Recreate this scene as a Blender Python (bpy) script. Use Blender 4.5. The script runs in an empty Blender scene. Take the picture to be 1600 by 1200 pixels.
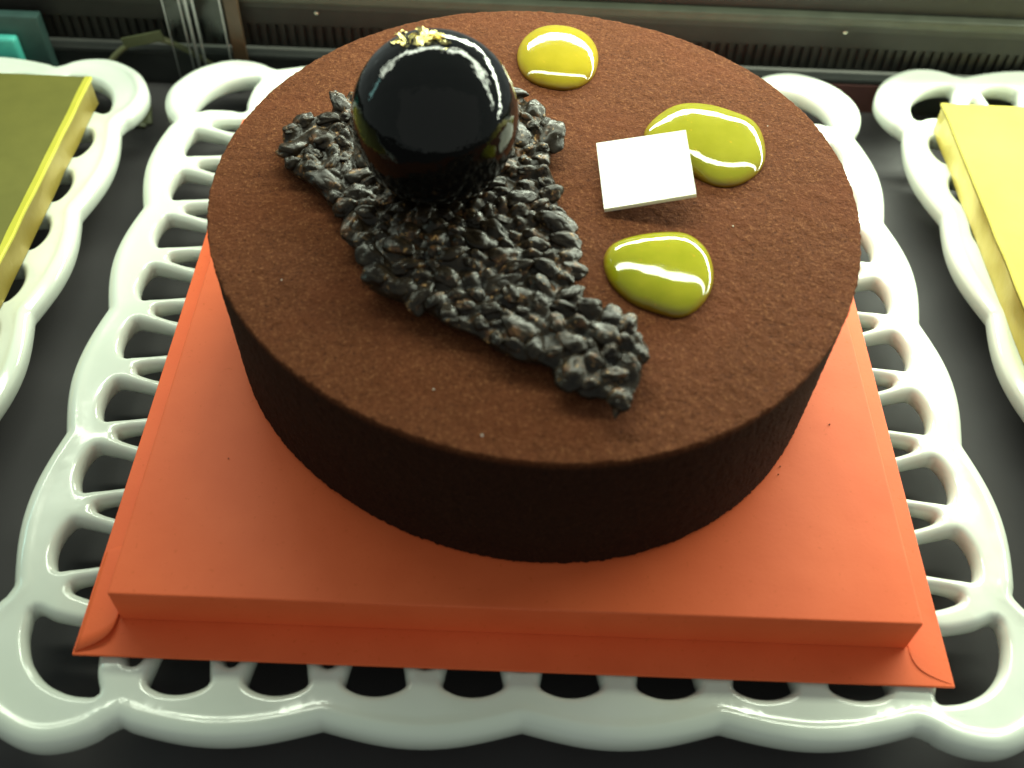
import bpy, bmesh, math, random
import numpy as np
from mathutils import Vector, Matrix, noise as mnoise

random.seed(7); rng = np.random.default_rng(7)
S = 0.01                                    # lengths below are in centimetres
sc = bpy.context.scene
COL = sc.collection

# ------------------------------------------------------------------ camera
cam = bpy.data.cameras.new('camera'); cam_o = bpy.data.objects.new('camera', cam); COL.objects.link(cam_o)
sc.camera = cam_o
cam.sensor_width = 36.0; cam.lens = 1599.83 / 1600 * 36.0
cam.clip_start = 0.01; cam.clip_end = 20
Rv = Vector((0.99919678, 0.02586805, 0.03060456)); Uv = Vector((-0.03943733, 0.77022036, 0.63655738)); Fv = Vector((0.00710576, 0.63725305, -0.77062187))
cam_o.matrix_world = Matrix(((Rv.x, Uv.x, -Fv.x, -0.3915*S), (Rv.y, Uv.y, -Fv.y, -27.0721*S), (Rv.z, Uv.z, -Fv.z, 26.9447*S), (0, 0, 0, 1)))
cam.dof.use_dof = True; cam.dof.focus_distance = 34.0*S; cam.dof.aperture_fstop = 9.5

# ------------------------------------------------------------------ world, lamps, exposure
w = bpy.data.worlds.new('World'); sc.world = w; w.use_nodes = True
bgn = w.node_tree.nodes['Background']; bgn.inputs[0].default_value = (0.86, 1.0, 0.92, 1); bgn.inputs[1].default_value = 0.29

def area(name, loc, target, sx, sy, power, color):
    l = bpy.data.lights.new(name, 'AREA'); l.shape = 'RECTANGLE'; l.size = sx*S; l.size_y = sy*S
    l.energy = power; l.color = color
    o = bpy.data.objects.new(name, l); COL.objects.link(o)
    o.location = Vector(loc)*S
    d = (Vector(target) - Vector(loc)).normalized()
    z = -d; x = Vector((1, 0, 0)); y = z.cross(x).normalized(); x = y.cross(z)
    o.rotation_euler = Matrix((x, y, z)).transposed().to_euler()
    return o
LAMP = (0.90, 1.0, 0.79)
area('tube_lamp', (31, 10.5, 27), (31, 0, 3), 98, 3.0, 3.0, LAMP)
area('tube_lamp_left', (-27, 10.5, 27), (-27, 0, 3), 17, 3.0, 0.26, LAMP)
area('tube_lamp_far', (-62, 10.5, 27), (-62, 0, 3), 46, 3.2, 0.22, (0.45, 1.0, 0.92))
area('rear_lamp', (36, 21, 13.5), (32, 4, 1), 92, 3.0, 5.2, LAMP)
area('room_light', (25, -120, 75), (5, -5, 0), 420, 260, 4.0, (1.0, 0.95, 0.86))

sc.view_settings.view_transform = 'Standard'; sc.view_settings.look = 'None'
sc.view_settings.exposure = 0.0; sc.view_settings.gamma = 1.0
sc.render.engine = 'CYCLES'
try:
    sc.cycles.use_denoising = True; sc.cycles.denoiser = 'OPENIMAGEDENOISE'
except Exception: pass
sc.cycles.max_bounces = 8

# ------------------------------------------------------------------ helpers
def tag(o, label=None, cat=None, group=None, kind=None):
    for k, v in (('label', label), ('category', cat), ('group', group), ('kind', kind)):
        if v: o[k] = v
    return o
def mesh_np(name, V, F, mat, parent=None, smooth=True, loc=None):
    me = bpy.data.meshes.new(name)
    me.from_pydata((np.asarray(V, float)*S).tolist(), [], [tuple(map(int, f)) for f in F])
    if smooth: me.polygons.foreach_set('use_smooth', [True]*len(me.polygons))
    if mat: me.materials.append(mat)
    me.update()
    o = bpy.data.objects.new(name, me); COL.objects.link(o)
    if parent: o.parent = parent
    if loc is not None: o.location = Vector(loc)*S
    return o
def mesh_bm(name, bm, mat, parent=None, smooth=False, loc=None):
    bmesh.ops.recalc_face_normals(bm, faces=bm.faces)
    for f in bm.faces: f.smooth = smooth
    for v in bm.verts: v.co *= S
    me = bpy.data.meshes.new(name); bm.to_mesh(me); bm.free()
    if mat: me.materials.append(mat)
    o = bpy.data.objects.new(name, me); COL.objects.link(o)
    if parent: o.parent = parent
    if loc is not None: o.location = Vector(loc)*S
    return o
def empty(name, loc=(0, 0, 0)):
    o = bpy.data.objects.new(name, None); COL.objects.link(o); o.location = Vector(loc)*S
    o.empty_display_size = .01
    return o
def bbox(bm, x0, x1, y0, y1, z0, z1):
    vs = [bm.verts.new((x, y, z)) for z in (z0, z1) for y in (y0, y1) for x in (x0, x1)]
    for f in ((0, 1, 3, 2), (4, 6, 7, 5), (0, 4, 5, 1), (2, 3, 7, 6), (0, 2, 6, 4), (1, 5, 7, 3)):
        bm.faces.new([vs[i] for i in f])
    return vs
def bevel(bm, r, seg=2):
    bmesh.ops.bevel(bm, geom=list(bm.edges), offset=r, segments=seg, affect='EDGES', profile=.6)
def h2(i, j, s=0):
    n = (i*374761393 + j*668265263 + s*974711) & 0x7fffffff
    n = ((n ^ (n >> 13))*1274126177) & 0x7fffffff
    return ((n ^ (n >> 16)) & 0xffff)/65535.0
def vnoise(x, y, s=0):
    xi = np.floor(x).astype(np.int64); yi = np.floor(y).astype(np.int64)
    fx = x-xi; fy = y-yi; fx = fx*fx*(3-2*fx); fy = fy*fy*(3-2*fy)
    a = h2(xi, yi, s); b = h2(xi+1, yi, s); c = h2(xi, yi+1, s); d = h2(xi+1, yi+1, s)
    return (a+(b-a)*fx)*(1-fy)+(c+(d-c)*fx)*fy-.5
def catmull(P, n=8):
    P = np.array(P, float); out = []
    m = len(P)
    for i in range(m):
        a, b, c, d = P[i-1], P[i], P[(i+1) % m], P[(i+2) % m]
        for t in np.linspace(0, 1, n, endpoint=False):
            out.append(.5*((2*b)+(c-a)*t+(2*a-5*b+4*c-d)*t*t+(3*b-a-3*c+d)*t**3))
    return np.array(out)
def inside(P, poly):
    x, y = P[:, 0], P[:, 1]; r = np.zeros(len(P), bool)
    a = poly; b = np.roll(poly, -1, 0)
    for (x0, y0), (x1, y1) in zip(a, b):
        if y0 == y1: continue
        c = (y0 > y) != (y1 > y)
        r ^= c & (x < (x1-x0)*(y-y0)/(y1-y0)+x0)
    return r
def dist_loop(P, poly):
    """distance and nearest point to a closed polyline"""
    best = np.full(len(P), 1e9); near = np.zeros((len(P), 2))
    a = poly; b = np.roll(poly, -1, 0)
    for p, q in zip(a, b):
        ab = q-p; L = (ab**2).sum()
        if L == 0: continue
        t = np.clip(((P-p)@ab)/L, 0, 1); c = p+t[:, None]*ab
        d = ((P-c)**2).sum(1); k = d < best
        best[k] = d[k]; near[k] = c[k]
    return np.sqrt(best), near
def resample(poly, step):
    P = np.vstack([poly, poly[:1]]); seg = np.linalg.norm(np.diff(P, axis=0), axis=1); L = np.concatenate([[0], np.cumsum(seg)])
    n = max(8, int(round(L[-1]/step))); t_ = np.linspace(0, L[-1], n, endpoint=False)
    return np.column_stack([np.interp(t_, L, P[:, 0]), np.interp(t_, L, P[:, 1])])
def sheet(outer, holes, step, prof_top, prof_bot, insets=(.012, .035, .075, .13, .2, .28), lstep=.11):
    """solid from a plan outline with holes: rings that follow every edge, a sparse grid inside, Delaunay between; heights from the true distance to the edge"""
    loops = [resample(outer, lstep)]+[resample(h, lstep*.8) for h in holes]
    B = np.concatenate(loops); nb = len(B); edges = []; k0 = 0
    for l in loops:
        n = len(l); edges += [(k0+i, k0+(i+1) % n) for i in range(n)]; k0 += n
    extra = []
    for li, l in enumerate(loops):
        tng = np.roll(l, -1, 0)-np.roll(l, 1, 0); tng /= np.linalg.norm(tng, axis=1)[:, None]+1e-9
        ar = (l[:, 0]*np.roll(l[:, 1], -1)-np.roll(l[:, 0], -1)*l[:, 1]).sum()
        nn_ = np.column_stack([-tng[:, 1], tng[:, 0]])*(1 if ar > 0 else -1)*(1 if li == 0 else -1)
        for d in (insets+((.335, .375, .415, .455, .50, .56, .63, .72) if li == 0 and len(loops) > 1 else ())): extra.append(np.column_stack([l+nn_*d, np.full(len(l), d)]))
    E_ = np.concatenate(extra)
    mn = outer.min(0); mx = outer.max(0); gx, gy = np.meshgrid(np.arange(mn[0], mx[0], step), np.arange(mn[1], mx[1], step*.87))
    gx = gx+((np.arange(gx.shape[0]) % 2)*step*.5)[:, None]
    G = np.column_stack([gx.ravel(), gy.ravel(), np.full(gx.size, insets[-1]+step*.35)])
    C = np.concatenate([E_, G])
    def full(P):
        ins = inside(P, loops[0]); DO, _ = dist_loop(P, loops[0]); D = DO.copy()
        for h in loops[1:]:
            m = ((P > h.min(0)-1.5) & (P < h.max(0)+1.5)).all(1); idx = np.where(m)[0]
            if not len(idx): continue
            ins[idx] &= ~inside(P[idx], h); d2, _ = dist_loop(P[idx], h); D[idx] = np.minimum(D[idx], d2)
        return ins, D, DO
    ins, D, DO = full(C[:, :2])
    ok = ins & (D >= C[:, 2]*.93-1e-4)
    C, D, DO = C[ok], D[ok], DO[ok]
    P = np.concatenate([B, C[:, :2]]); D = np.concatenate([np.zeros(nb), D]); DOb = np.concatenate([np.zeros(nb), DO])
    from mathutils.geometry import delaunay_2d_cdt
    vo, eo, fo, *_r = delaunay_2d_cdt([Vector(p) for p in P], edges, [], 0, 1e-7)
    vo = np.array([tuple(v) for v in vo]); fo = np.array([f for f in fo if len(f) == 3])
    if len(vo) != len(P):
        orig = _r[0]; D = np.array([D[o[0]] if len(o) else 0 for o in orig]); DOb = np.array([DOb[o[0]] if len(o) else 0 for o in orig])
        bmask = np.array([(len(o) == 0) or (min(o) < nb) for o in orig])
    else: bmask = np.arange(len(P)) < nb
    cen = vo[fo].mean(1); ins = inside(cen, loops[0])
    for h in loops[1:]:
        m = ((cen > h.min(0)) & (cen < h.max(0))).all(1); idx = np.where(m)[0]
        if len(idx): ins[idx] &= ~inside(cen[idx], h)
    fo = fo[ins]
    zt = prof_top(D, vo, DOb); zb = prof_bot(D, vo, DOb)
    z0 = (zt+zb)/2; zt = np.where(bmask, z0, zt)
    inner = np.where(~bmask)[0]; mb = np.arange(len(vo)); mb[inner] = len(vo)+np.arange(len(inner))
    V = np.concatenate([np.column_stack([vo, zt]), np.column_stack([vo[inner], zb[inner]])])
    fb = mb[fo][:, ::-1]; keep = ~bmask[fo].all(1)
    return V, np.concatenate([fo[keep], fb[keep]])

# ------------------------------------------------------------------ materials
def mat(name, color=(.5, .5, .5), rough=.5, metal=0., coat=0., spec=.5, **kw):
    m = bpy.data.materials.new(name); m.use_nodes = True
    b = m.node_tree.nodes['Principled BSDF']
    b.inputs['Base Color'].default_value = (*color, 1); b.inputs['Roughness'].default_value = rough
    b.inputs['Metallic'].default_value = metal; b.inputs['Coat Weight'].default_value = coat
    b.inputs['Specular IOR Level'].default_value = spec
    b.inputs['Coat Roughness'].default_value = kw.get('coat_rough', .05)
    if 'sss' in kw:
        b.inputs['Subsurface Weight'].default_value = kw['sss']; b.inputs['Subsurface Radius'].default_value = kw.get('radius', (1, 1, .3))
        b.inputs['Subsurface Scale'].default_value = kw.get('scale', .3)*S
    if 'trans' in kw: b.inputs['Transmission Weight'].default_value = kw['trans']
    if 'sheen' in kw:
        b.inputs['Sheen Weight'].default_value = kw['sheen']; b.inputs['Sheen Roughness'].default_value = .5
    return m
class NT:
    def __init__(s, m): s.m = m; s.t = m.node_tree; s.b = s.t.nodes['Principled BSDF']; s.co = s.t.nodes.new('ShaderNodeTexCoord'); s.last = None
    def noise(s, scale, detail=3, rough=.55, vec=None):
        n = s.t.nodes.new('ShaderNodeTexNoise'); n.inputs['Scale'].default_value = scale/S; n.inputs['Detail'].default_value = detail; n.inputs['Roughness'].default_value = rough
        s.t.links.new(vec or s.co.outputs['Object'], n.inputs['Vector']); return n.outputs['Fac']
    def voro(s, scale, vec=None, feat='F1'):
        n = s.t.nodes.new('ShaderNodeTexVoronoi'); n.inputs['Scale'].default_value = scale/S; n.feature = feat
        s.t.links.new(vec or s.co.outputs['Object'], n.inputs['Vector']); return n.outputs['Distance']
    def ramp(s, fac, stops):
        n = s.t.nodes.new('ShaderNodeValToRGB'); e = n.color_ramp.elements
        while len(e) < len(stops): e.new(.5)
        for x, (p, c) in zip(e, stops):
            x.position = p; x.color = (*c, 1) if len(c) == 3 else c
        s.t.links.new(fac, n.inputs['Fac']); return n.outputs['Color']
    def mix(s, fac, a, b, mode='MIX'):
        n = s.t.nodes.new('ShaderNodeMix'); n.data_type = 'RGBA'; n.blend_type = mode
        for sock, v in ((n.inputs[0], fac), (n.inputs[6], a), (n.inputs[7], b)):
            if isinstance(v, (int, float)): sock.default_value = v
            elif isinstance(v, tuple): sock.default_value = (*v, 1)
            else: s.t.links.new(v, sock)
        return n.outputs[2]
    def math(s, op, a, b=0.):
        n = s.t.nodes.new('ShaderNodeMath'); n.operation = op
        for sock, v in ((n.inputs[0], a), (n.inputs[1], b)):
            if isinstance(v, (int, float)): sock.default_value = v
            else: s.t.links.new(v, sock)
        return n.outputs[0]
    def color(s, c): s.t.links.new(c, s.b.inputs['Base Color'])
    def rough(s, c): s.t.links.new(c, s.b.inputs['Roughness'])
    def to(s, c, name): s.t.links.new(c, s.b.inputs[name])
    def bump(s, h, dist, strength=1.):
        n = s.t.nodes.new('ShaderNodeBump'); n.inputs['Distance'].default_value = dist*S; n.inputs['Strength'].default_value = strength
        s.t.links.new(h, n.inputs['Height'])
        if s.last is not None: s.t.links.new(s.last, n.inputs['Normal'])
        s.last = n.outputs['Normal']; s.t.links.new(s.last, s.b.inputs['Normal'])

M = {}
# cocoa velvet
HC_ = 5.1444
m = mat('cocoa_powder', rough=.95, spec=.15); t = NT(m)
big = t.noise(.35, 4); fine = t.noise(11, 3, .75); mid = t.noise(2.6, 4, .6)
c = t.ramp(mid, [(.3, (.094, .0285, .0095)), (.7, (.106, .032, .0108))])
c = t.mix(t.ramp(fine, [(.54, (0, 0, 0)), (.74, (1, 1, 1))]), c, (.24, .10, .040))
c = t.mix(t.ramp(fine, [(.30, (1, 1, 1)), (.44, (0, 0, 0))]), c, (.032, .009, .004))
c = t.mix(t.ramp(big, [(.45, (0, 0, 0)), (.75, (.4, .4, .4))]), c, (.13, .034, .012))
for (px_, py_, rr_) in ((-5.9, 4.3, 1.0), (-.5, -9.15, .8), (2.2, 9.3, .9), (-6.6, .6, .7)):          # places where the coat was rubbed
    vm = t.t.nodes.new('ShaderNodeVectorMath'); vm.operation = 'DISTANCE'; t.t.links.new(t.co.outputs['Object'], vm.inputs[0]); vm.inputs[1].default_value = (px_*S, py_*S, HC_*S)
    dn = t.math('ADD', t.math('MULTIPLY', vm.outputs['Value'], 1/(rr_*S)), t.math('MULTIPLY', t.noise(3.2, 4, .7), 1.6))
    c = t.mix(t.ramp(dn, [(.0, (1, 1, 1)), (.99, (0, 0, 0))]), c, (.045, .009, .0045))
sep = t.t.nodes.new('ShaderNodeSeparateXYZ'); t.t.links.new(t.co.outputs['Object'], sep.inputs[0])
c = t.mix(t.ramp(t.math('MULTIPLY', sep.outputs[2], 10.), [(.485, (1, 1, 1)), (.509, (0, 0, 0))]), c, t.mix(1., c, (.24, .23, .24), 'MULTIPLY'))   # shade on the sides painted in: same cocoa, darkened below the rim
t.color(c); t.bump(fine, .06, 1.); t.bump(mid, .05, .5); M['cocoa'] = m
# ceramic
m = mat('glazed_ceramic', (.80, .82, .76), rough=.16, spec=.5, coat=.3, coat_rough=.04); t = NT(m)
t.color(t.ramp(t.noise(.25, 2), [(.3, (.62, .67, .58)), (.7, (.66, .70, .63))]))
t.bump(t.noise(.35, 2), .06, .5); t.rough(t.ramp(t.noise(.5, 3), [(.3, (.12,)*3), (.7, (.22,)*3)])); M['ceramic'] = m
# orange card
m = mat('orange_card', rough=.5, spec=.22); t = NT(m)
c = t.ramp(t.noise(.5, 3), [(.3, (.74, .127, .040)), (.7, (.79, .145, .047))])
c = t.mix(t.ramp(t.noise(7, 2), [(.28, (1, 1, 1)), (.33, (0, 0, 0))]), c, (.70, .12, .03))
t.color(c); t.bump(t.noise(8, 3), .01, .35); t.bump(t.noise(.3, 2), .15, .3); M['orange'] = m
def foil(name, c0, c1, rough, bump):
    m = mat(name, rough=rough, metal=.45); t = NT(m)
    t.color(t.ramp(t.noise(.4, 3), [(.3, c0), (.7, c1)])); t.bump(t.noise(.7, 3), bump, .5); t.bump(t.noise(9, 2), .01, .3)
    return m
M['gold_card'] = foil('gold_card', (.26, .215, .019), (.30, .25, .030), .6, .03)
M['shaded_gold'] = foil('shaded_gold_card', (.15, .145, .028), (.19, .18, .036), .5, .03)  # same foil as the right board, weaker light on the left painted in
M['shaded_gold_edge'] = foil('shaded_gold_card_edge', (.26, .19, .03), (.36, .28, .06), .4, .06)  # side of the left board, also darkened for its weaker light
M['lip'] = foil('bright_gold_lip', (.62, .58, .06), (.72, .66, .1), .4, .02)
M['gold_edge'] = foil('gold_card_edge', (.44, .34, .045), (.60, .50, .12), .33, .09)
m = mat('gold_leaf', (1.0, .86, .38), rough=.18, metal=1.); t = NT(m); t.bump(t.noise(8, 3), .05, .8); M['leaf'] = m
# sphere glaze
m = mat('black_mirror_glaze', (.003, .003, .003), rough=.05, spec=.33); t = NT(m)
t.bump(t.noise(.8, 2, .5), .06, .6); t.bump(t.noise(1.8, 3, .6), .03, .7); t.bump(t.noise(3.2, 3, .6), .012, .6); t.bump(t.ramp(t.voro(1.3), [(.0, (1, 1, 1)), (.12, (0, 0, 0))]), .02, .7)
M['glaze'] = m
# brittle
m = mat('dark_chocolate_coating', rough=.34, spec=.24); t = NT(m)
oi = t.t.nodes.new('ShaderNodeObjectInfo')
vadd = t.t.nodes.new('ShaderNodeVectorMath'); vadd.operation = 'ADD'; t.t.links.new(t.co.outputs['Object'], vadd.inputs[0])
comb = t.t.nodes.new('ShaderNodeCombineXYZ'); t.t.links.new(oi.outputs['Random'], comb.inputs[0]); t.t.links.new(oi.outputs['Random'], comb.inputs[1]); t.t.links.new(comb.outputs[0], vadd.inputs[1])
vec = vadd.outputs[0]
n1 = t.noise(2.2, 4, .6, vec); n2 = t.noise(7, 3, .6, vec)
c = t.ramp(n1, [(.35, (.011, .0072, .0042)), (.6, (.024, .016, .009))])
c = t.mix(t.ramp(n1, [(.58, (0, 0, 0)), (.68, (1, 1, 1))]), c, (.11, .05, .022))
c = t.mix(t.math('MULTIPLY', t.ramp(n2, [(.60, (0, 0, 0)), (.68, (1, 1, 1))]), t.ramp(n1, [(.5, (0, 0, 0)), (.62, (1, 1, 1))])), c, (.42, .24, .09))
t.color(c); t.rough(t.ramp(n2, [(.35, (.25,)*3), (.7, (.42,)*3)]))
t.bump(n2, .03, .4); t.bump(n1, .06, .5); t.bump(t.ramp(t.voro(3.2, vec), [(.0, (0, 0, 0)), (.16, (1, 1, 1))]), .05, .6); M['choc'] = m
# jelly
def jelly(name, c0, c1):
    m = mat(name, rough=.06, spec=.45, coat=.1, coat_rough=.02, sss=.5, radius=(1., .9, .2), scale=.25); t = NT(m)
    c = t.ramp(t.noise(1.2, 3), [(.35, c0), (.68, c1)])
    c = t.mix(t.ramp(t.noise(6, 2), [(.70, (0, 0, 0)), (.76, (1, 1, 1))]), c, (.45, .28, .02))
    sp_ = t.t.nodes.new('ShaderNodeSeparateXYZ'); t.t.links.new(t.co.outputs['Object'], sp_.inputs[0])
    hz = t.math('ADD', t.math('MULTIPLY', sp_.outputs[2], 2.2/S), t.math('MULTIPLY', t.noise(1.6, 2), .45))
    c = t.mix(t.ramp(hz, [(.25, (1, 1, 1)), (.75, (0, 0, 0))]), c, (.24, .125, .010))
    t.color(c); t.bump(t.noise(.9, 2), .05, .35); return m
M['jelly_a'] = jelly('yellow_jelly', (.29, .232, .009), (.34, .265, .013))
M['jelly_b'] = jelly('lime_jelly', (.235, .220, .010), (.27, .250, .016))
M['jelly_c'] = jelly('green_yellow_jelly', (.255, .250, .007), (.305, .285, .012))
m = mat('white_chocolate', (.88, .87, .74), rough=.28, sss=.15, radius=(1, .9, .5), scale=.1); t = NT(m); t.bump(t.noise(1.5, 3), .01, .3); M['white'] = m
m = mat('black_shelf', (.02, .021, .022), rough=.38, spec=.4); t = NT(m)
t.color(t.ramp(t.noise(.12, 4), [(.3, (.040, .036, .038)), (.7, (.050, .046, .048))])); t.rough(t.ramp(t.noise(.8, 4), [(.3, (.55,)*3), (.7, (.65,)*3)])); M['shelf'] = m
def plain(name, c, rough=.5, metal=0., v=.15, sc_=1.):
    m = mat(name, c, rough, metal); t = NT(m)
    t.color(t.ramp(t.noise(sc_, 3), [(.3, tuple(x*(1-v) for x in c)), (.7, tuple(x*(1+v) for x in c))])); t.bump(t.noise(4, 2), .01, .3); return m
M['olive'] = plain('olive_metal', (.03, .031, .023), .5)
M['rail'] = plain('brushed_rail', (.055, .06, .042), .45, .0)
M['dark'] = plain('dark_metal', (.026, .026, .021), .6)
M['grille'] = plain('grille_metal', (.034, .034, .028), .5)
M['sill'] = plain('sill_metal', (.03, .032, .03), .45)
M['red'] = plain('dull_red_card', (.07, .022, .018), .7)
M['teal'] = plain('teal_plastic', (.09, .55, .46), .35)
M['teal2'] = plain('grey_teal_plastic', (.04, .085, .075), .5)
M['cable'] = plain('yellowed_cable', (.14, .14, .065), .5)
M['strip'] = plain('olive_strap', (.09, .10, .045), .5)
M['amber'] = plain('amber_strip', (.075, .045, .022), .4)
M['steel'] = plain('steel', (.6, .6, .5), .2, 1.)
m = mat('clear_acrylic', (.9, .95, .92), rough=.03, trans=1.0); m.node_tree.nodes['Principled BSDF'].inputs['IOR'].default_value = 1.3; M['acrylic'] = m
M['acrylic_ridge'] = plain('frosted_acrylic_ridge', (.30, .32, .30), .25)

# ------------------------------------------------------------------ setting: shelf and the back of the case
ZT = -2.5
bm = bmesh.new(); bbox(bm, -75, 75, -60, 15.4, ZT-1.5, ZT); bevel(bm, .15)
tag(mesh_bm('shelf', bm, M['shelf']), 'black shelf of the display case under the three white platters', kind='structure')

bw = empty('case_back', (0, 16, ZT))
tag(bw, 'dark metal back of the display case behind the cakes', kind='structure')
def bp(name, boxes, mt, kind=None, bev=.05):
    bm = bmesh.new()
    for b in boxes: bbox(bm, *b)
    if bev: bevel(bm, bev, 2)
    o = mesh_bm(name, bm, mt, bw)
    if kind: o['kind'] = kind
    return o
bp('sill', [(-70, 70, -.6, .2, 0, 1.55)], M['sill'])
bp('lip', [(-70, 70, -.72, -.2, 1.56, 1.8)], M['sill'])
bp('vent_backing', [(-70, 70, .3, .5, 1.6, 3.1)], M['dark'])
bp('vent_slat', [(x, x+.25, .12, .29, 1.81, 3.0) for x in np.arange(-60, 60, .44)], M['grille'], 'stuff', 0)
bp('recess', [(-70, 70, -.1, .5, 3.02, 3.9)], M['dark'])
bp('middle_rail', [(-70, 70, -.25, .5, 3.92, 4.3)], M['olive'])
bp('bright_rail', [(-70, 70, -.5, .4, 4.32, 4.78)], M['rail'], bev=.12)
bp('upper_panel', [(-70, 70, 0, .5, 4.8, 5.8)], M['dark'])
bp('base_plate', [(-70, 70, -.58, 3, -1.5, -.01)], M['dark'])
for x in (14.6, -9.7):
    bm = bmesh.new(); bmesh.ops.create_uvsphere(bm, u_segments=12, v_segments=8, radius=.11)
    for v in bm.verts: v.co.y *= .5
    mesh_bm('screw', bm, M['steel'], bw, True, (x, -.28, 3.95 if x > 0 else 3.8))

# things standing against the back
bm = bmesh.new(); bbox(bm, -1.6, 1.6, -.06, .06, 0, 1.5); bevel(bm, .03)
tag(mesh_bm('red_card', bm, M['red'], loc=(15.9, 15.32, ZT)), 'dull red card on the back sill between the middle and right platters', 'card')
bl = empty('acrylic_stand', (-15.0, 14.9, ZT))
tag(bl, 'clear acrylic stand with ribbed lines rising behind the middle platter', 'display stand')
bm = bmesh.new(); bbox(bm, -1.35, 1.2, -.06, .06, 0, 8); bevel(bm, .02); mesh_bm('clear_panel', bm, M['acrylic'], bl)
for x, r in ((-1.37, .03), (-.62, .05), (-.34, .075), (-.02, .06), (1.2, .04)):
    bm = bmesh.new(); bmesh.ops.create_cone(bm, segments=10, radius1=r, radius2=r, depth=8, cap_ends=True)
    bmesh.ops.translate(bm, verts=bm.verts, vec=(x, -.09, 4)); mesh_bm('ridge', bm, M['acrylic_ridge'], bl, True)
bm = bmesh.new(); bbox(bm, 1.3, 1.95, .1, .3, 0, 7.5); bevel(bm, .04); mesh_bm('amber_strip', bm, M['amber'], bl)

def tube(name, pts, r, mt, parent=None, flat=1., seg=10, loc=None):
    pts = [Vector(p) for p in pts]; bm = bmesh.new(); rings = []
    up = Vector((0, 0, 1))
    for i, p in enumerate(pts):
        d = (pts[min(i+1, len(pts)-1)]-pts[max(i-1, 0)]).normalized(); a = d.cross(up).normalized(); b = a.cross(d)
        rings.append([bm.verts.new(p+(a*math.cos(k*2*math.pi/seg)*r+b*math.sin(k*2*math.pi/seg)*r*flat)) for k in range(seg)])
    for i in range(len(rings)-1):
        for k in range(seg): bm.faces.new([rings[i][k], rings[i][(k+1) % seg], rings[i+1][(k+1) % seg], rings[i+1][k]])
    bm.faces.new(rings[0]); bm.faces.new(rings[-1])
    return mesh_bm(name, bm, mt, parent, True, loc)
def arcpts(P, n=10):
    P = [Vector(p) for p in P]; out = []
    for i in range(len(P)-1):
        a, b, c, d = P[max(i-1, 0)], P[i], P[i+1], P[min(i+2, len(P)-1)]
        for k in range(n):
            t_ = k/n; out.append(.5*((2*b)+(c-a)*t_+(2*a-5*b+4*c-d)*t_*t_+(3*b-a-3*c+d)*t_**3))
    return out+[P[-1]]
tag(tube('cable', arcpts([(-20.6, 13.6, -2.3), (-20.1, 14.6, -1.8), (-19.3, 15.0, -.9), (-18.2, 15.1, -.15), (-17.1, 15.1, .05), (-15.9, 15.15, -.5), (-14.6, 15.1, -1.4), (-13.6, 14.8, -2.35)]), .14, M['cable']),
    'yellowish cable looping up behind the left and middle platters', 'cable')
bm = bmesh.new(); bbox(bm, -1.0, 1.0, -.05, .05, 0, .5); bevel(bm, .02)
o = mesh_bm('label_clip', bm, M['strip'], loc=(-17.7, 15.0, -.2)); o.rotation_euler = (0, -.25, 0)
tag(o, 'small olive plastic clip beside the acrylic stand above the cable', 'clip')
sr = empty('strap', (-18.7, 12.8, ZT))
tag(sr, 'olive packing strap folded to a triangle between the left and middle platters', 'strap')
for P_ in ([(-1.5, -.6, .1), (.9, .55, .12)], [(-1.5, -.6, .1), (1.3, -.9, .1)], [(.9, .55, .12), (1.3, -.9, .1)]):
    tube('strap_segment', P_, .26, M['strip'], sr, .18, 8)
tb = empty('teal_box', (-24.0, 15.0, ZT))
tag(tb, 'bright teal plastic box standing at the far left edge', 'box')
bm = bmesh.new(); bbox(bm, -1.8, 1.75, -.25, .3, 0, 3.6); bevel(bm, .1); mesh_bm('case', bm, M['teal2'], tb)
bm = bmesh.new(); bbox(bm, -2, .62, -.75, -.27, 1.0, 2.75); bevel(bm, .22, 4); mesh_bm('teal_face', bm, M['teal'], tb, True)

# ------------------------------------------------------------------ platters
PIT = 5.5
def side_outline():
    pts = []
    for k in range(-2, 2):
        for t_ in np.linspace(0, 1, 16, endpoint=False):
            pts.append(((k+t_)*PIT, 15.06+.46*math.sin(math.pi*t_)**1.0))
    pts.append((11.0, 15.0))
    c_ = catmull([(10.4, 15.15), (11.05, 14.98), (11.55, 15.36), (12.25, 15.64), (13.1, 15.72), (13.95, 15.45), (14.85, 14.85), (15.45, 13.95), (15.72, 13.1), (15.64, 12.25), (15.36, 11.55), (14.98, 11.05), (15.15, 10.4)], 5)
    return pts+[tuple(p) for p in c_[8:5*11-2]]
so = side_outline(); outer = []
for q in range(4):
    ca, sa = math.cos(-q*math.pi/2), math.sin(-q*math.pi/2)
    outer += [(x*ca-y*sa, x*sa+y*ca) for x, y in so]
outer = np.array(outer)
holes = []
h_big = catmull([(-.84, 13.86), (-.70, 14.0), (-.38, 14.13), (0, 14.18), (.38, 14.13), (.70, 14.0), (.84, 13.86), (.81, 13.62), (.67, 13.0), (.42, 12.1), (.2, 11.3), (0, 11.0), (-.2, 11.3), (-.42, 12.1), (-.67, 13.0), (-.81, 13.62)], 5)
h_small = catmull([(0, 13.36), (.12, 13.3), (.24, 13.0), (.34, 12.5), (.36, 11.7), (.2, 11.2), (0, 11.1), (-.2, 11.2), (-.36, 11.7), (-.34, 12.5), (-.24, 13.0), (-.12, 13.3)], 4)
h_cor = catmull([(11.75, 14.2), (12.2, 14.26), (12.7, 14.15), (13.3, 13.85), (13.85, 13.3), (14.15, 12.7), (14.26, 12.2), (14.2, 11.75), (13.6, 11.95), (12.7, 12.1), (12.1, 12.1), (12.1, 12.7), (11.95, 13.6)], 5)
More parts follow.
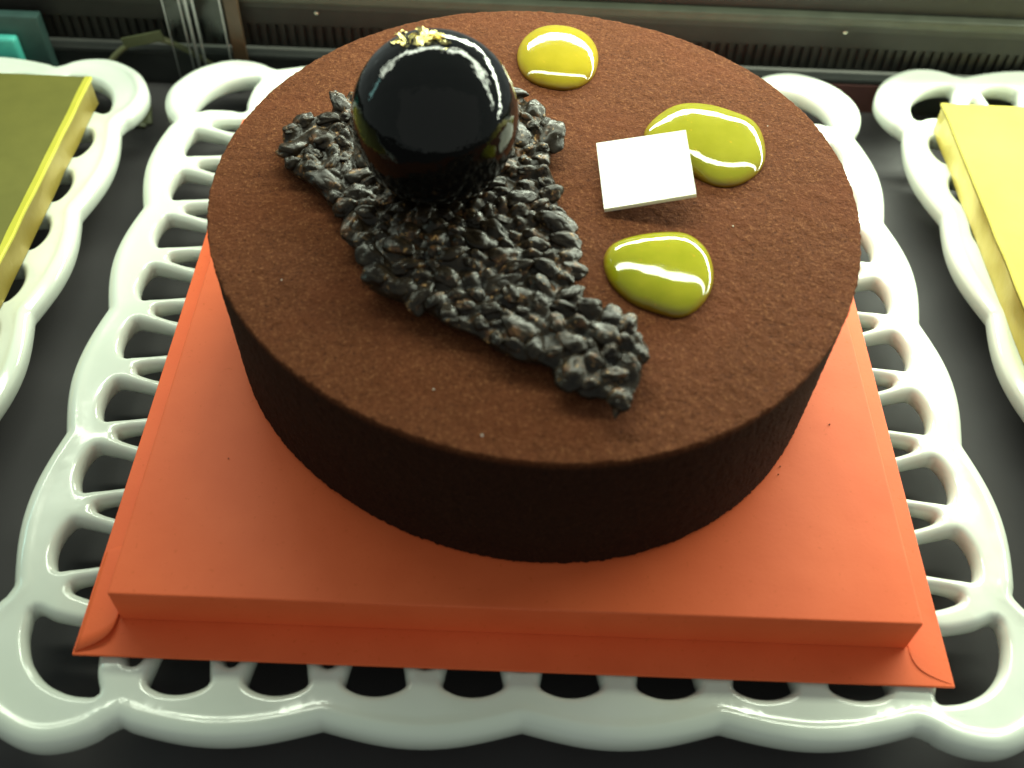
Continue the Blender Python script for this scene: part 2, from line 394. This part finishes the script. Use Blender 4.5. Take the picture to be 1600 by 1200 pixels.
for q in range(4):
    ca, sa = math.cos(-q*math.pi/2), math.sin(-q*math.pi/2); R_ = np.array([[ca, -sa], [sa, ca]])
    for k in range(-4, 4): holes.append((h_big+[(k+.5)*PIT/2, 0])@R_.T)
    for k in range(-4, 5): holes.append((h_small+[k*PIT/2, 0])@R_.T)
    holes.append(h_cor@R_.T)
TH = .36
def ptop(d, P, do):
    r = np.maximum(abs(P[:, 0]), abs(P[:, 1]))
    w_ = np.where(do < d+.01, .34, .27); e = np.clip(d/w_, 0, 1); z = TH*(1-(1-e)**2.3)**.5
    z = z-.16*np.clip((13.55-r)/1.2, 0, 1)                              # strands dip towards the plate under the board
    z = z+.06*np.clip((r-13.6)/1.8, 0, 1)+.055*np.exp(-((do-.42)/.17)**2)  # the ribbon rises to a low lip
    z = z+.035*vnoise(P[:, 0]*.5, P[:, 1]*.5, 3)+.014*vnoise(P[:, 0]*1.4, P[:, 1]*1.4, 5)*np.clip(d*3, 0, 1)
    return z
def pbot(d, P, do):
    e = np.clip(d/.2, 0, 1); return -.42*(1-(1-e)**2.5)**.5
PV, PF = sheet(outer, holes, .3, ptop, pbot)
PV[:, 0] *= .985; PV[:, 1] *= 1.01
def platter(loc, rot, label, first=[None]):
    root = empty('platter', loc); root.rotation_euler = (0, 0, math.radians(rot))
    tag(root, label, 'platter', 'white openwork platters side by side on the shelf')
    if first[0] is None:
        a = mesh_np('openwork_plate', PV, PF, M['ceramic'], root)
        bm = bmesh.new(); bmesh.ops.create_cone(bm, segments=48, radius1=7.2, radius2=5.6, depth=1.62, cap_ends=True)
        b = mesh_bm('foot', bm, M['ceramic'], root, False, (0, 0, -1.18))
        first[0] = (a, b)
    else:
        for s_ in first[0]:
            c_ = s_.copy(); COL.objects.link(c_); c_.parent = root
    return root
ZP = -.52
platter((0, -1.4, ZP), 1.7, 'white openwork ceramic platter in the middle, under the orange cake board')
platter((-32.25, -2.0, ZP), -.8, 'white openwork ceramic platter at the left edge, under the dimly lit gold board')
platter((32.35, .77, ZP), 4.2, 'white openwork ceramic platter at the right edge, under the bright yellow gold board')

# ------------------------------------------------------------------ gold boards at the sides
def gold_board(x0, x1, y0, y1, zt, label, side):
    root = empty('gold_board', ((x0+x1)/2, (y0+y1)/2, -.1)); tag(root, label, 'cake board', 'gold cake boards on the outer platters')
    hx, hy, H = (x1-x0)/2, (y1-y0)/2, zt+.1
    bm = bmesh.new(); bbox(bm, -hx, hx, -hy, hy, 0, H-.09)
    bmesh.ops.subdivide_edges(bm, edges=bm.edges[:], cuts=30, use_grid_fill=True)
    for v in bm.verts:
        if abs(abs(v.co.x)-hx) < .01: v.co.x += .07*mnoise.noise(Vector((0, v.co.y*.6, v.co.z*.8+5)))
        if abs(abs(v.co.y)-hy) < .01: v.co.y += .05*mnoise.noise(Vector((v.co.x*.6, 3, v.co.z)))
    mesh_bm('board_side', bm, M['shaded_gold_edge' if side > 0 else 'gold_edge'], root, True)
    bm = bmesh.new(); bbox(bm, -hx-.05, hx+.05, -hy-.05, hy+.05, H-.088, H)
    bmesh.ops.subdivide_edges(bm, edges=bm.edges[:], cuts=24, use_grid_fill=True)
    for v in bm.verts:
        v.co.z += .02*mnoise.noise(Vector((v.co.x*.35, v.co.y*.35, 1)))
        if abs(abs(v.co.x)-hx) < .1: v.co.x += .03*mnoise.noise(Vector((9, v.co.y*.5, 0)))
    mesh_bm('board_top', bm, M['shaded_gold' if side > 0 else 'gold_card'], root, False)
    bm = bmesh.new(); xe = side*hx                                       # the folded foil lip along the inner edge
    ys = np.linspace(-hy-.04, hy+.04, 60); rows = []
    for y_ in ys:
        wv = .03*mnoise.noise(Vector((y_*.7, 4, side))); w2 = .20+.05*mnoise.noise(Vector((y_*.5, 9, side)))
        rows.append([bm.verts.new(p) for p in ((xe+side*.075+side*wv, y_, H-.10), (xe+side*.085+side*wv, y_, H+.012), (xe+side*.03+side*wv, y_, H+.035), (xe-side*w2, y_, H+.026), (xe-side*w2, y_, H-.01))])
    for a_, b_ in zip(rows, rows[1:]):
        for k_ in range(5): bm.faces.new([a_[k_], a_[(k_+1) % 5], b_[(k_+1) % 5], b_[k_]])
    bm.faces.new(rows[0]); bm.faces.new(rows[-1])
    mesh_bm('foil_lip', bm, M['lip' if side > 0 else 'gold_card'], root, False)
    return root
gold_board(-42.5, -18.5, -13.9, 10.15, 1.2, 'gold cake board on the left platter, its dim light painted into the colour', 1)
gold_board(18.0, 42, -13.2, 10.8, 1.2, 'bright yellow gold cake board on the right platter', -1)

# ------------------------------------------------------------------ orange board under the cake
HB = 1.5075
ob = empty('orange_board', (0.2, -2.8, -.1)); tag(ob, 'raised orange card cake board with a wide flange under the chocolate cake', 'cake board')
X0, X1, Y0, Y1 = -12.26, 12.27, -12.3, 12.15
bm = bmesh.new(); bbox(bm, X0, X1, Y0, Y1, 0, .1); bevel(bm, .03, 2)
bmesh.ops.subdivide_edges(bm, edges=[e for e in bm.edges if e.calc_length() > 5], cuts=16, use_grid_fill=True)
mesh_bm('flange', bm, M['orange'], ob)
bm = bmesh.new(); vs = bbox(bm, -11.19, 11.13, -11.2, 11.1, .102, HB+.1)
bevel(bm, .06, 3)
mesh_bm('raised_block', bm, M['orange'], ob)
def flap(sgn):
    # folded paper corner lying on the flange, its free edge a curve
    x_out = -12.2 if sgn < 0 else 12.2; xb = -11.25 if sgn < 0 else 11.2
    bm = bmesh.new(); n = 14; top = []; bot = []
    up = .12 if sgn < 0 else .01
    curve = []
    for i in range(n+1):
        t_ = i/n
        # from the foot of the block to the outer corner, bulging forwards
        px = (xb+(-.0*sgn))*(1-t_)+x_out*t_ + (-sgn)*.28*math.sin(math.pi*t_)*1.0
        py = -11.25*(1-t_)+(-12.22)*t_ - .10*math.sin(math.pi*t_)
        curve.append((px, py, .104+up*math.sin(math.pi*(1-t_)*.5)))
    back = [(xb, -8.6, .15), (x_out, -8.6, .108)]
    rows = []
    for j in range(9):
        s_ = j/8; row = []
        for i in range(n+1):
            t_ = i/n; b_ = Vector(back[0]).lerp(Vector(back[1]), t_); c_ = Vector(curve[i]); p = c_.lerp(b_, s_)
            p.z = c_.z*(1-s_)+.107*s_+(.05 if sgn < 0 else .012)*math.sin(math.pi*t_)*(1-s_)-.06*s_**2.5
            row.append(bm.verts.new(p))
        rows.append(row)
    for j in range(8):
        for i in range(n): bm.faces.new([rows[j][i], rows[j][i+1], rows[j+1][i+1], rows[j+1][i]])
    r = bmesh.ops.extrude_face_region(bm, geom=bm.faces[:])
    for g in r['geom']:
        if isinstance(g, bmesh.types.BMVert): g.co.z += .035 if sgn < 0 else .012
    return mesh_bm('paper_flap', bm, M['orange'], ob, True)
f1 = flap(-1); f1['label'] = 'curled paper corner at the front left'; f2 = flap(1)
f2.data.polygons.foreach_set('use_smooth', [False]*len(f2.data.polygons)); f2.location.z -= .006*S

# ------------------------------------------------------------------ cake
HC = 5.1444; CX, CY = .34, -2.5; CO = [9.993, .043, -.022, -.155, -.066, -.064, .055, -.011, .055]
NA = 900
def crad(th): return CO[0]+sum(CO[2*k-1]*np.cos(k*th)+CO[2*k]*np.sin(k*th) for k in (1, 2, 3, 4))
prof = [(0.0, HC)]
prof = [(r, HC, 'r') for r in np.linspace(.004, .975, 150)]
th = np.linspace(0, 2*np.pi, NA, endpoint=False); R0 = crad(th)
rings = []
def addring(rad, z, amp, ampz):
    x = rad*np.cos(th); y = rad*np.sin(th)
    nz = vnoise(x*9, y*9+z*9, 1)*.5+vnoise(x*4+z*5, y*4, 2)*.6+vnoise(x*1.2, y*1.2+z, 9)*.6
    na = vnoise(th*95, th*0+z*9, 4)*.7+vnoise(th*220, th*0+z*22, 6)*.5
    rad2 = rad+na*amp
    rings.append(np.column_stack([rad2*np.cos(th), rad2*np.sin(th), z+nz*ampz]))
for f_ in np.linspace(.01, 1, 150): addring((R0-.05)*f_, HC, 0, .045)
for a_ in np.linspace(15, 90, 5): addring(R0-.05+.05*math.sin(math.radians(a_)), HC-.05+.05*math.cos(math.radians(a_)), .05, .04)
for z_ in np.linspace(HC-.2, .12, 34): addring(R0-.026*(HC-z_), z_, .05, 0)
for k_ in range(2): addring(R0-.12*k_-.16, .05*(1-k_), .09, 0)
V = np.concatenate([[[0, 0, HC]]]+rings); F = [(0, 1+i, 1+(i+1) % NA) for i in range(NA)]
nr = len(rings); idx = np.arange(NA); nxt = (idx+1) % NA
FQ = np.concatenate([np.stack([1+r*NA+idx, 1+(r+1)*NA+idx, 1+(r+1)*NA+nxt, 1+r*NA+nxt], 1) for r in range(nr-1)])
me = [list(f) for f in F]+FQ.tolist()
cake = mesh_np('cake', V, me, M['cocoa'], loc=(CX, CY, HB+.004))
tag(cake, 'large round chocolate cake with a brown cocoa velvet coat on the orange board', 'cake')
ZC = HB+HC+.004
# crumbs
bm = bmesh.new()
for x, y in ((8.1, -8.9), (8.0, -9.2), (6.9, -7.9), (-8.6, -9.4), (9.9, -7.2)):
    r = bmesh.ops.create_icosphere(bm, subdivisions=1, radius=random.uniform(.02, .035)); bmesh.ops.translate(bm, verts=r['verts'], vec=(x, y, HB+.03))
tag(mesh_bm('crumbs', bm, M['cocoa']), 'dark cocoa crumbs strewn on the orange board', kind='stuff')
bm = bmesh.new()
for x, y in ((6.2, -3.9), (-2.2, -10.6), (-.9, -12.0), (7.9, 1.1), (-3.3, 5.9), (-6.7, -6.9)):
    r = bmesh.ops.create_icosphere(bm, subdivisions=1, radius=random.uniform(.02, .035)); bmesh.ops.translate(bm, verts=r['verts'], vec=(x, y, ZC+.03))
tag(mesh_bm('sugar_grains', bm, M['white']), 'tiny white sugar grains on the cocoa coat of the cake', kind='stuff')

# ------------------------------------------------------------------ jelly drops
J1 = [[-0.44, 4.47], [-0.36, 5.15], [-0.06, 5.86], [0.39, 6.31], [0.97, 6.47], [1.62, 6.34], [2.07, 5.96], [2.37, 5.35], [2.46, 4.57], [2.33, 3.69], [2.07, 3.14], [1.63, 2.74], [1.15, 2.6], [0.54, 2.72], [-0.01, 3.1], [-0.33, 3.71]]
J2 = [[3.72, 0.26], [3.95, 0.85], [4.41, 1.52], [4.92, 1.95], [5.47, 2.09], [6.24, 1.99], [6.81, 1.68], [7.37, 1.38], [7.65, 0.81], [7.67, -0.13], [7.54, -0.96], [7.11, -1.6], [6.56, -2.03], [6.1, -2.14], [5.62, -2.0], [5.26, -1.68], [4.68, -1.23], [3.99, -0.55]]
J3 = [[2.26, -5.78], [2.36, -5.22], [2.70, -4.84], [3.30, -4.56], [4.07, -4.38], [4.71, -4.36], [5.10, -4.66], [5.38, -5.2], [5.43, -5.9], [5.35, -6.49], [5.09, -7.07], [4.75, -7.5], [4.33, -7.76], [3.94, -7.68], [3.46, -7.51], [2.97, -7.26], [2.59, -6.79], [2.4, -6.44]]
def jel(P, mt, label, seed, H=.46):
    P = catmull(P, 6)
    for _ in range(14): P = (np.roll(P, 1, 0)+2*P+np.roll(P, -1, 0))/4
    c0 = P.mean(0); P = P-c0
    n = len(P); rr = np.concatenate([np.linspace(.06, .7, 12), np.linspace(.74, .94, 9), np.array([.96, .975, .987, .995, 1.0])])
    V = [[0, 0, H]]; F = [(0, 1+(i+1) % n, 1+i) for i in range(n)]
    for q_, s_ in enumerate(rr):
        x, y = (P*s_).T
        z = H*(1-s_**5.)**.5*(1-.30*s_**2)+.02*vnoise(x*.8+9, y*.8+seed, seed)*(1-s_**4)
        V += np.column_stack([x, y, z]).tolist()
        if q_:
            a = 1+(q_-1)*n; b = 1+q_*n
            F += [(a+i, a+(i+1) % n, b+(i+1) % n, b+i) for i in range(n)]
    b = 1+len(rr)*n; V += np.column_stack([P*.985, np.full(n, -.07)]).tolist()
    F += [(b-n+i, b-n+(i+1) % n, b+(i+1) % n, b+i) for i in range(n)]+[tuple(range(b, b+n))]
    o = mesh_np('jelly_drop', V, F, mt, loc=(c0[0], c0[1], ZC+.04))
    bmx = bmesh.new(); bmx.from_mesh(o.data); bmesh.ops.recalc_face_normals(bmx, faces=bmx.faces); bmx.to_mesh(o.data); bmx.free()
    return tag(o, label, 'jelly drop', 'glossy jelly drops on the cake')
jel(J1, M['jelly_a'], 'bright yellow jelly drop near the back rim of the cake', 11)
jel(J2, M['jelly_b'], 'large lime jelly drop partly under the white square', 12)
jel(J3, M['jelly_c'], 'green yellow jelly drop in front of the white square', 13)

# ------------------------------------------------------------------ white square leaning on the lime jelly
Pq = [Vector(p) for p in ((2.17, -.80, 7.15), (4.89, -.72, 7.72), (5.0, -3.50, 7.52), (2.36, -3.57, 6.86))]
nrm = (Pq[1]-Pq[3]).cross(Pq[0]-Pq[2]).normalized()
bm = bmesh.new(); nn = 8; g = []
for k_ in range(2):
    for j in range(nn+1):
        for i in range(nn+1):
            a_ = Pq[3].lerp(Pq[2], i/nn); b_ = Pq[0].lerp(Pq[1], i/nn); g.append(bm.verts.new(a_.lerp(b_, j/nn)-nrm*(.135*k_)))
st = (nn+1)**2
for j in range(nn):
    for i in range(nn):
        q_ = [j*(nn+1)+i, j*(nn+1)+i+1, (j+1)*(nn+1)+i+1, (j+1)*(nn+1)+i]
        bm.faces.new([g[k_] for k_ in q_]); bm.faces.new([g[st+k_] for k_ in q_[::-1]])
def edge(a, b): bm.faces.new([g[a], g[st+a], g[st+b], g[b]])
for i in range(nn):
    edge(i, i+1); edge(nn*(nn+1)+i, nn*(nn+1)+i+1); edge(i*(nn+1), (i+1)*(nn+1)); edge(i*(nn+1)+nn, (i+1)*(nn+1)+nn)
mid_ = sum(Pq, Vector())/4
for v in bm.verts: v.co -= mid_
tag(mesh_bm('white_chocolate_square', bm, M['white'], loc=mid_), 'thin white chocolate square leaning on the lime jelly drop', 'chocolate decoration')

# ------------------------------------------------------------------ brittle
BR = np.array([[-7.73, -0.64], [-7.13, -0.14], [-6.38, 0.1], [-6.38, 0.47], [-6.07, 1.06], [-5.63, 1.19], [-3.72, 1.4], [-2.03, 1.8], [-0.45, 1.8], [0.2, 1.21], [0.71, 0.3], [1.1, -0.49], [0.99, -1.03], [0.72, -1.83], [0.98, -2.65], [1.08, -3.77], [1.18, -4.39], [1.53, -5.12], [1.66, -6.41], [1.5, -7.11], [1.96, -7.75], [2.66, -8.1], [3.1, -8.59], [3.43, -9.26], [3.21, -9.93], [3.14, -10.4], [2.79, -11.11], [2.42, -11.68], [2.25, -11.68], [2.1, -11.03], [1.49, -10.95], [0.69, -10.06], [0.06, -9.92], [-0.67, -9.54], [-1.24, -9.08], [-1.99, -8.74], [-2.59, -8.26], [-3.36, -7.98], [-4.27, -7.43], [-4.37, -6.62], [-5.08, -5.66], [-5.29, -4.78], [-5.92, -3.89], [-6.43, -3.29], [-7.34, -2.52], [-7.53, -1.68]])
br = empty('puffed_rice_brittle', (-2, -4, ZC)); tag(br, 'jagged dark chocolate brittle of puffed grains lying across the cake under the black sphere', 'brittle')
outl = catmull(BR, 3)-np.array([-2, -4])
# slab under the grains, slightly inside their outline
cen = outl.mean(0)
D_, N_ = None, None
def inset(poly, d):
    a = np.roll(poly, 1, 0); b = np.roll(poly, -1, 0); tng = b-a; tng /= np.linalg.norm(tng, axis=1)[:, None]+1e-9
    nrm_ = np.column_stack([tng[:, 1], -tng[:, 0]])
    ar = (poly[:, 0]*np.roll(poly[:, 1], -1)-np.roll(poly[:, 0], -1)*poly[:, 1]).sum()
    return poly+nrm_*(d if ar < 0 else -d)
# feet of the slab: hidden lumps that touch the cake
variants = []
for k_ in range(12):
    bm = bmesh.new(); bmesh.ops.create_icosphere(bm, subdivisions=4, radius=1)
    of = Vector((random.uniform(0, 50), random.uniform(0, 50), random.uniform(0, 50)))
    ax = (random.uniform(.40, .57), random.uniform(.26, .33), random.uniform(.19, .24))
    if k_ % 4 == 3: ax = (.30, .27, .22)
    bend = random.uniform(-.25, .25)
    for v in bm.verts:
        p = v.co.copy(); n_ = mnoise.noise(p*1.3+of)*.30+mnoise.noise(p*2.9+of)*.08+mnoise.noise(p*7+of)*.02
        pit = max(0, mnoise.noise(p*3.7+of*2)-.40)*.7
        p = p*(1+n_-pit)
        # flatten the sides a little, as grains are facetted
        p.x = math.copysign(abs(p.x)**.95, p.x)
        v.co = Vector((p.x*ax[0], p.y*ax[1]*(1-.25*p.x)+bend*ax[1]*p.x*p.x, p.z*ax[2]))
    o = mesh_bm('grain', bm, M['choc'], br, True); variants.append(o)
pts = []
ins_poly = outl; tries = 0
lo, hi = outl.min(0), outl.max(0)
cand = rng.uniform(lo, hi, (60000, 2)); ci = inside(cand, ins_poly); dd_, _ = dist_loop(cand, ins_poly)
cand = cand[ci & (dd_ > .24)]; dd_ = dd_[ci & (dd_ > .24)]
sphc = np.array([-2.615+2, -3.25+4])
orient = []; sizes = []
order = np.argsort(dd_ > .42, kind='stable')     # the rim first
for i_ in order:
    p = cand[i_]
    if np.hypot(*(p-sphc)) < .8: continue
    a_ = rng.normal(0.0, .8) if rng.random() < .6 else rng.uniform(0, 3.14)
    ok = True; sz = rng.choice([.62, .85, 1.05, 1.3], p=[.12, .28, .36, .24])
    for q_, b_, sq in zip(pts, orient, sizes):
        d = (p-q_)/((sz+sq)/2)
        if d@d > 1.0: continue
        u = np.array([math.cos(b_), math.sin(b_)]); l1 = d@u; l2 = d@np.array([-u[1], u[0]])
        u2 = np.array([math.cos(a_), math.sin(a_)]); m1 = d@u2; m2 = d@np.array([-u2[1], u2[0]])
        if (l1/.72)**2+(l2/.46)**2 < 1 or (m1/.72)**2+(m2/.46)**2 < 1: ok = False; break
    if ok: pts.append(p); orient.append(a_); sizes.append(sz)
    if len(pts) >= 290: break
print('grains', len(pts))
GZ = []
for i_, (p, a_) in enumerate(zip(pts, orient)):
    o = variants[i_] if i_ < 12 else variants[int(rng.integers(0, 12))].copy()
    if i_ >= 12: COL.objects.link(o); o.parent = br
    z = .62+.20*float(vnoise(np.array([p[0]*.9]), np.array([p[1]*.9]), 31)[0])+rng.uniform(-.06, .07)
    dE = float(dist_loop(np.array([p]), outl)[0][0])
    if dE < .4: z -= rng.uniform(.0, .12)
    o.location = Vector((p[0], p[1], z))*S
    o.rotation_euler = (rng.normal(0, .25), rng.normal(0, .2), a_)
    GZ.append(z)
    s_ = sizes[i_]*rng.uniform(.95, 1.08); GS = sizes; o.scale = (s_*rng.uniform(.9, 1.15), s_, (s_*.6+.35)*rng.uniform(.85, 1.1))
GP = np.array(pts); GA = np.array(orient); GZ = np.array(GZ)
slab = inset(outl, .10)
def st_(d, Q, do=0):
    e = np.clip(d/.2, 0, 1); z = .50+.08*vnoise(Q[:, 0]*2.2, Q[:, 1]*2.2, 21)+.05*vnoise(Q[:, 0]*5, Q[:, 1]*5, 22)
    for (gx_, gy_), ga, gz, gs in zip(GP, GA, GZ, sizes):
        dx = Q[:, 0]-gx_; dy = Q[:, 1]-gy_; m = (abs(dx) < 1) & (abs(dy) < 1)
        l1 = dx[m]*math.cos(ga)+dy[m]*math.sin(ga); l2 = -dx[m]*math.sin(ga)+dy[m]*math.cos(ga)
        q2 = (l1/(.64*gs))**2+(l2/(.42*gs))**2
        hb = gz+.18-.36*q2
        z[m] = np.logaddexp(z[m]/.045, hb/.045)*.045
    zb_ = sb_(d, Q)
    return zb_+(z-zb_)*np.sqrt(1-(1-e)**2)
def sb_(d, Q, do=0): return .40-.22*np.sqrt(1-(1-np.clip(d/.2, 0, 1))**2)+.1*vnoise(Q[:, 0]*2, Q[:, 1]*2, 23)
V, F = sheet(slab, [], .07, st_, sb_, (.03, .07, .12, .18), .07)
mesh_np('chocolate_coat', V, F, M['choc'], br)
# a few lumps under the slab carry it
bm = bmesh.new()
for p in outl[::9]:
    p = p*.86; r = bmesh.ops.create_icosphere(bm, subdivisions=2, radius=.2); bmesh.ops.translate(bm, verts=r['verts'], vec=(p[0], p[1], .16))
mesh_bm('underside_lumps', bm, M['choc'], br, True)['kind'] = 'stuff'

# ------------------------------------------------------------------ sphere and gold leaf
SP = Vector((-2.615, -3.25, 9.60)); SR = 2.33
bm = bmesh.new(); bmesh.ops.create_uvsphere(bm, u_segments=128, v_segments=80, radius=SR)
for v in bm.verts:
    n_ = v.co.normalized(); v.co = n_*(SR+.035*mnoise.noise(n_*1.6+Vector((3, 1, 8)))+.010*mnoise.noise(n_*5+Vector((3, 1, 8))))
    v.co.z *= 1.04
    if v.co.z < -1.9: v.co.z = -1.9-(abs(v.co.z)-1.9)*.75
tag(mesh_bm('glazed_sphere', bm, M['glaze'], None, True, SP), 'large glossy black chocolate sphere on the brittle', 'chocolate sphere')

gl = empty('gold_leaf', SP+Vector((-.36, .55, SR*.95))); tag(gl, 'crumpled flakes of gold leaf on top of the black sphere', 'gold leaf')
cdir = (cam_o.location/S-SP).normalized()
glw = gl.location/S
Rr = Vector(Rv); Uu = cdir.cross(Rr).normalized()*1.0
Uu = Uu if Uu.z > 0 else -Uu
for k_ in range(34):
    u_ = random.uniform(-.42, .10); v_ = random.gauss(.835, .045)
    v_ = min(.91, max(.73, v_)); u_ = u_+random.uniform(-.03, .03)
    if u_*u_+v_*v_ > .97: v_ = math.sqrt(max(0, .96-u_*u_))
    w_ = math.sqrt(max(.02, 1-u_*u_-v_*v_))
    n_ = (Rr*u_+Uu*v_+cdir*w_).normalized()
    a_ = n_.cross(Vector((.3, .2, 1))).normalized(); b_ = n_.cross(a_); bm = bmesh.new(); G = []
    sx = random.uniform(.12, .30); sy = random.uniform(.06, .17); rot = random.uniform(0, 6.28); lift = random.uniform(.02, .09); tilt = random.uniform(-.7, .7)
    a2 = a_*math.cos(rot)+b_*math.sin(rot); b2 = -a_*math.sin(rot)+b_*math.cos(rot)
    of = Vector((random.uniform(0, 40), 0, 0))
    for j in range(6):
        for i in range(6):
            x_, y_ = i/2.5-1, j/2.5-1; e_ = 1+.45*mnoise.noise(Vector((x_*1.5, y_*1.5, 0))+of*3)
            hgt = lift+.12*mnoise.noise(Vector((x_*1.6, y_*1.6, 2))+of)+.06*mnoise.noise(Vector((x_*4, y_*4, 2))+of)+tilt*sx*x_*.5
            G.append(bm.verts.new(n_*(SR+max(.012, hgt))+a2*x_*sx*e_+b2*y_*sy*e_+SP-glw))
    for j in range(5):
        for i in range(5):
            if (i in (0, 4) and j in (0, 4) and random.random() < .7): continue
            bm.faces.new([G[j*6+i], G[j*6+i+1], G[(j+1)*6+i+1], G[(j+1)*6+i]])
    r = bmesh.ops.extrude_face_region(bm, geom=bm.faces[:])
    for g_ in r['geom']:
        if isinstance(g_, bmesh.types.BMVert): g_.co += n_*.006
    for v in [v for v in bm.verts if not v.link_faces]: bm.verts.remove(v)
    mesh_bm('leaf_flake', bm, M['leaf'], gl, False)
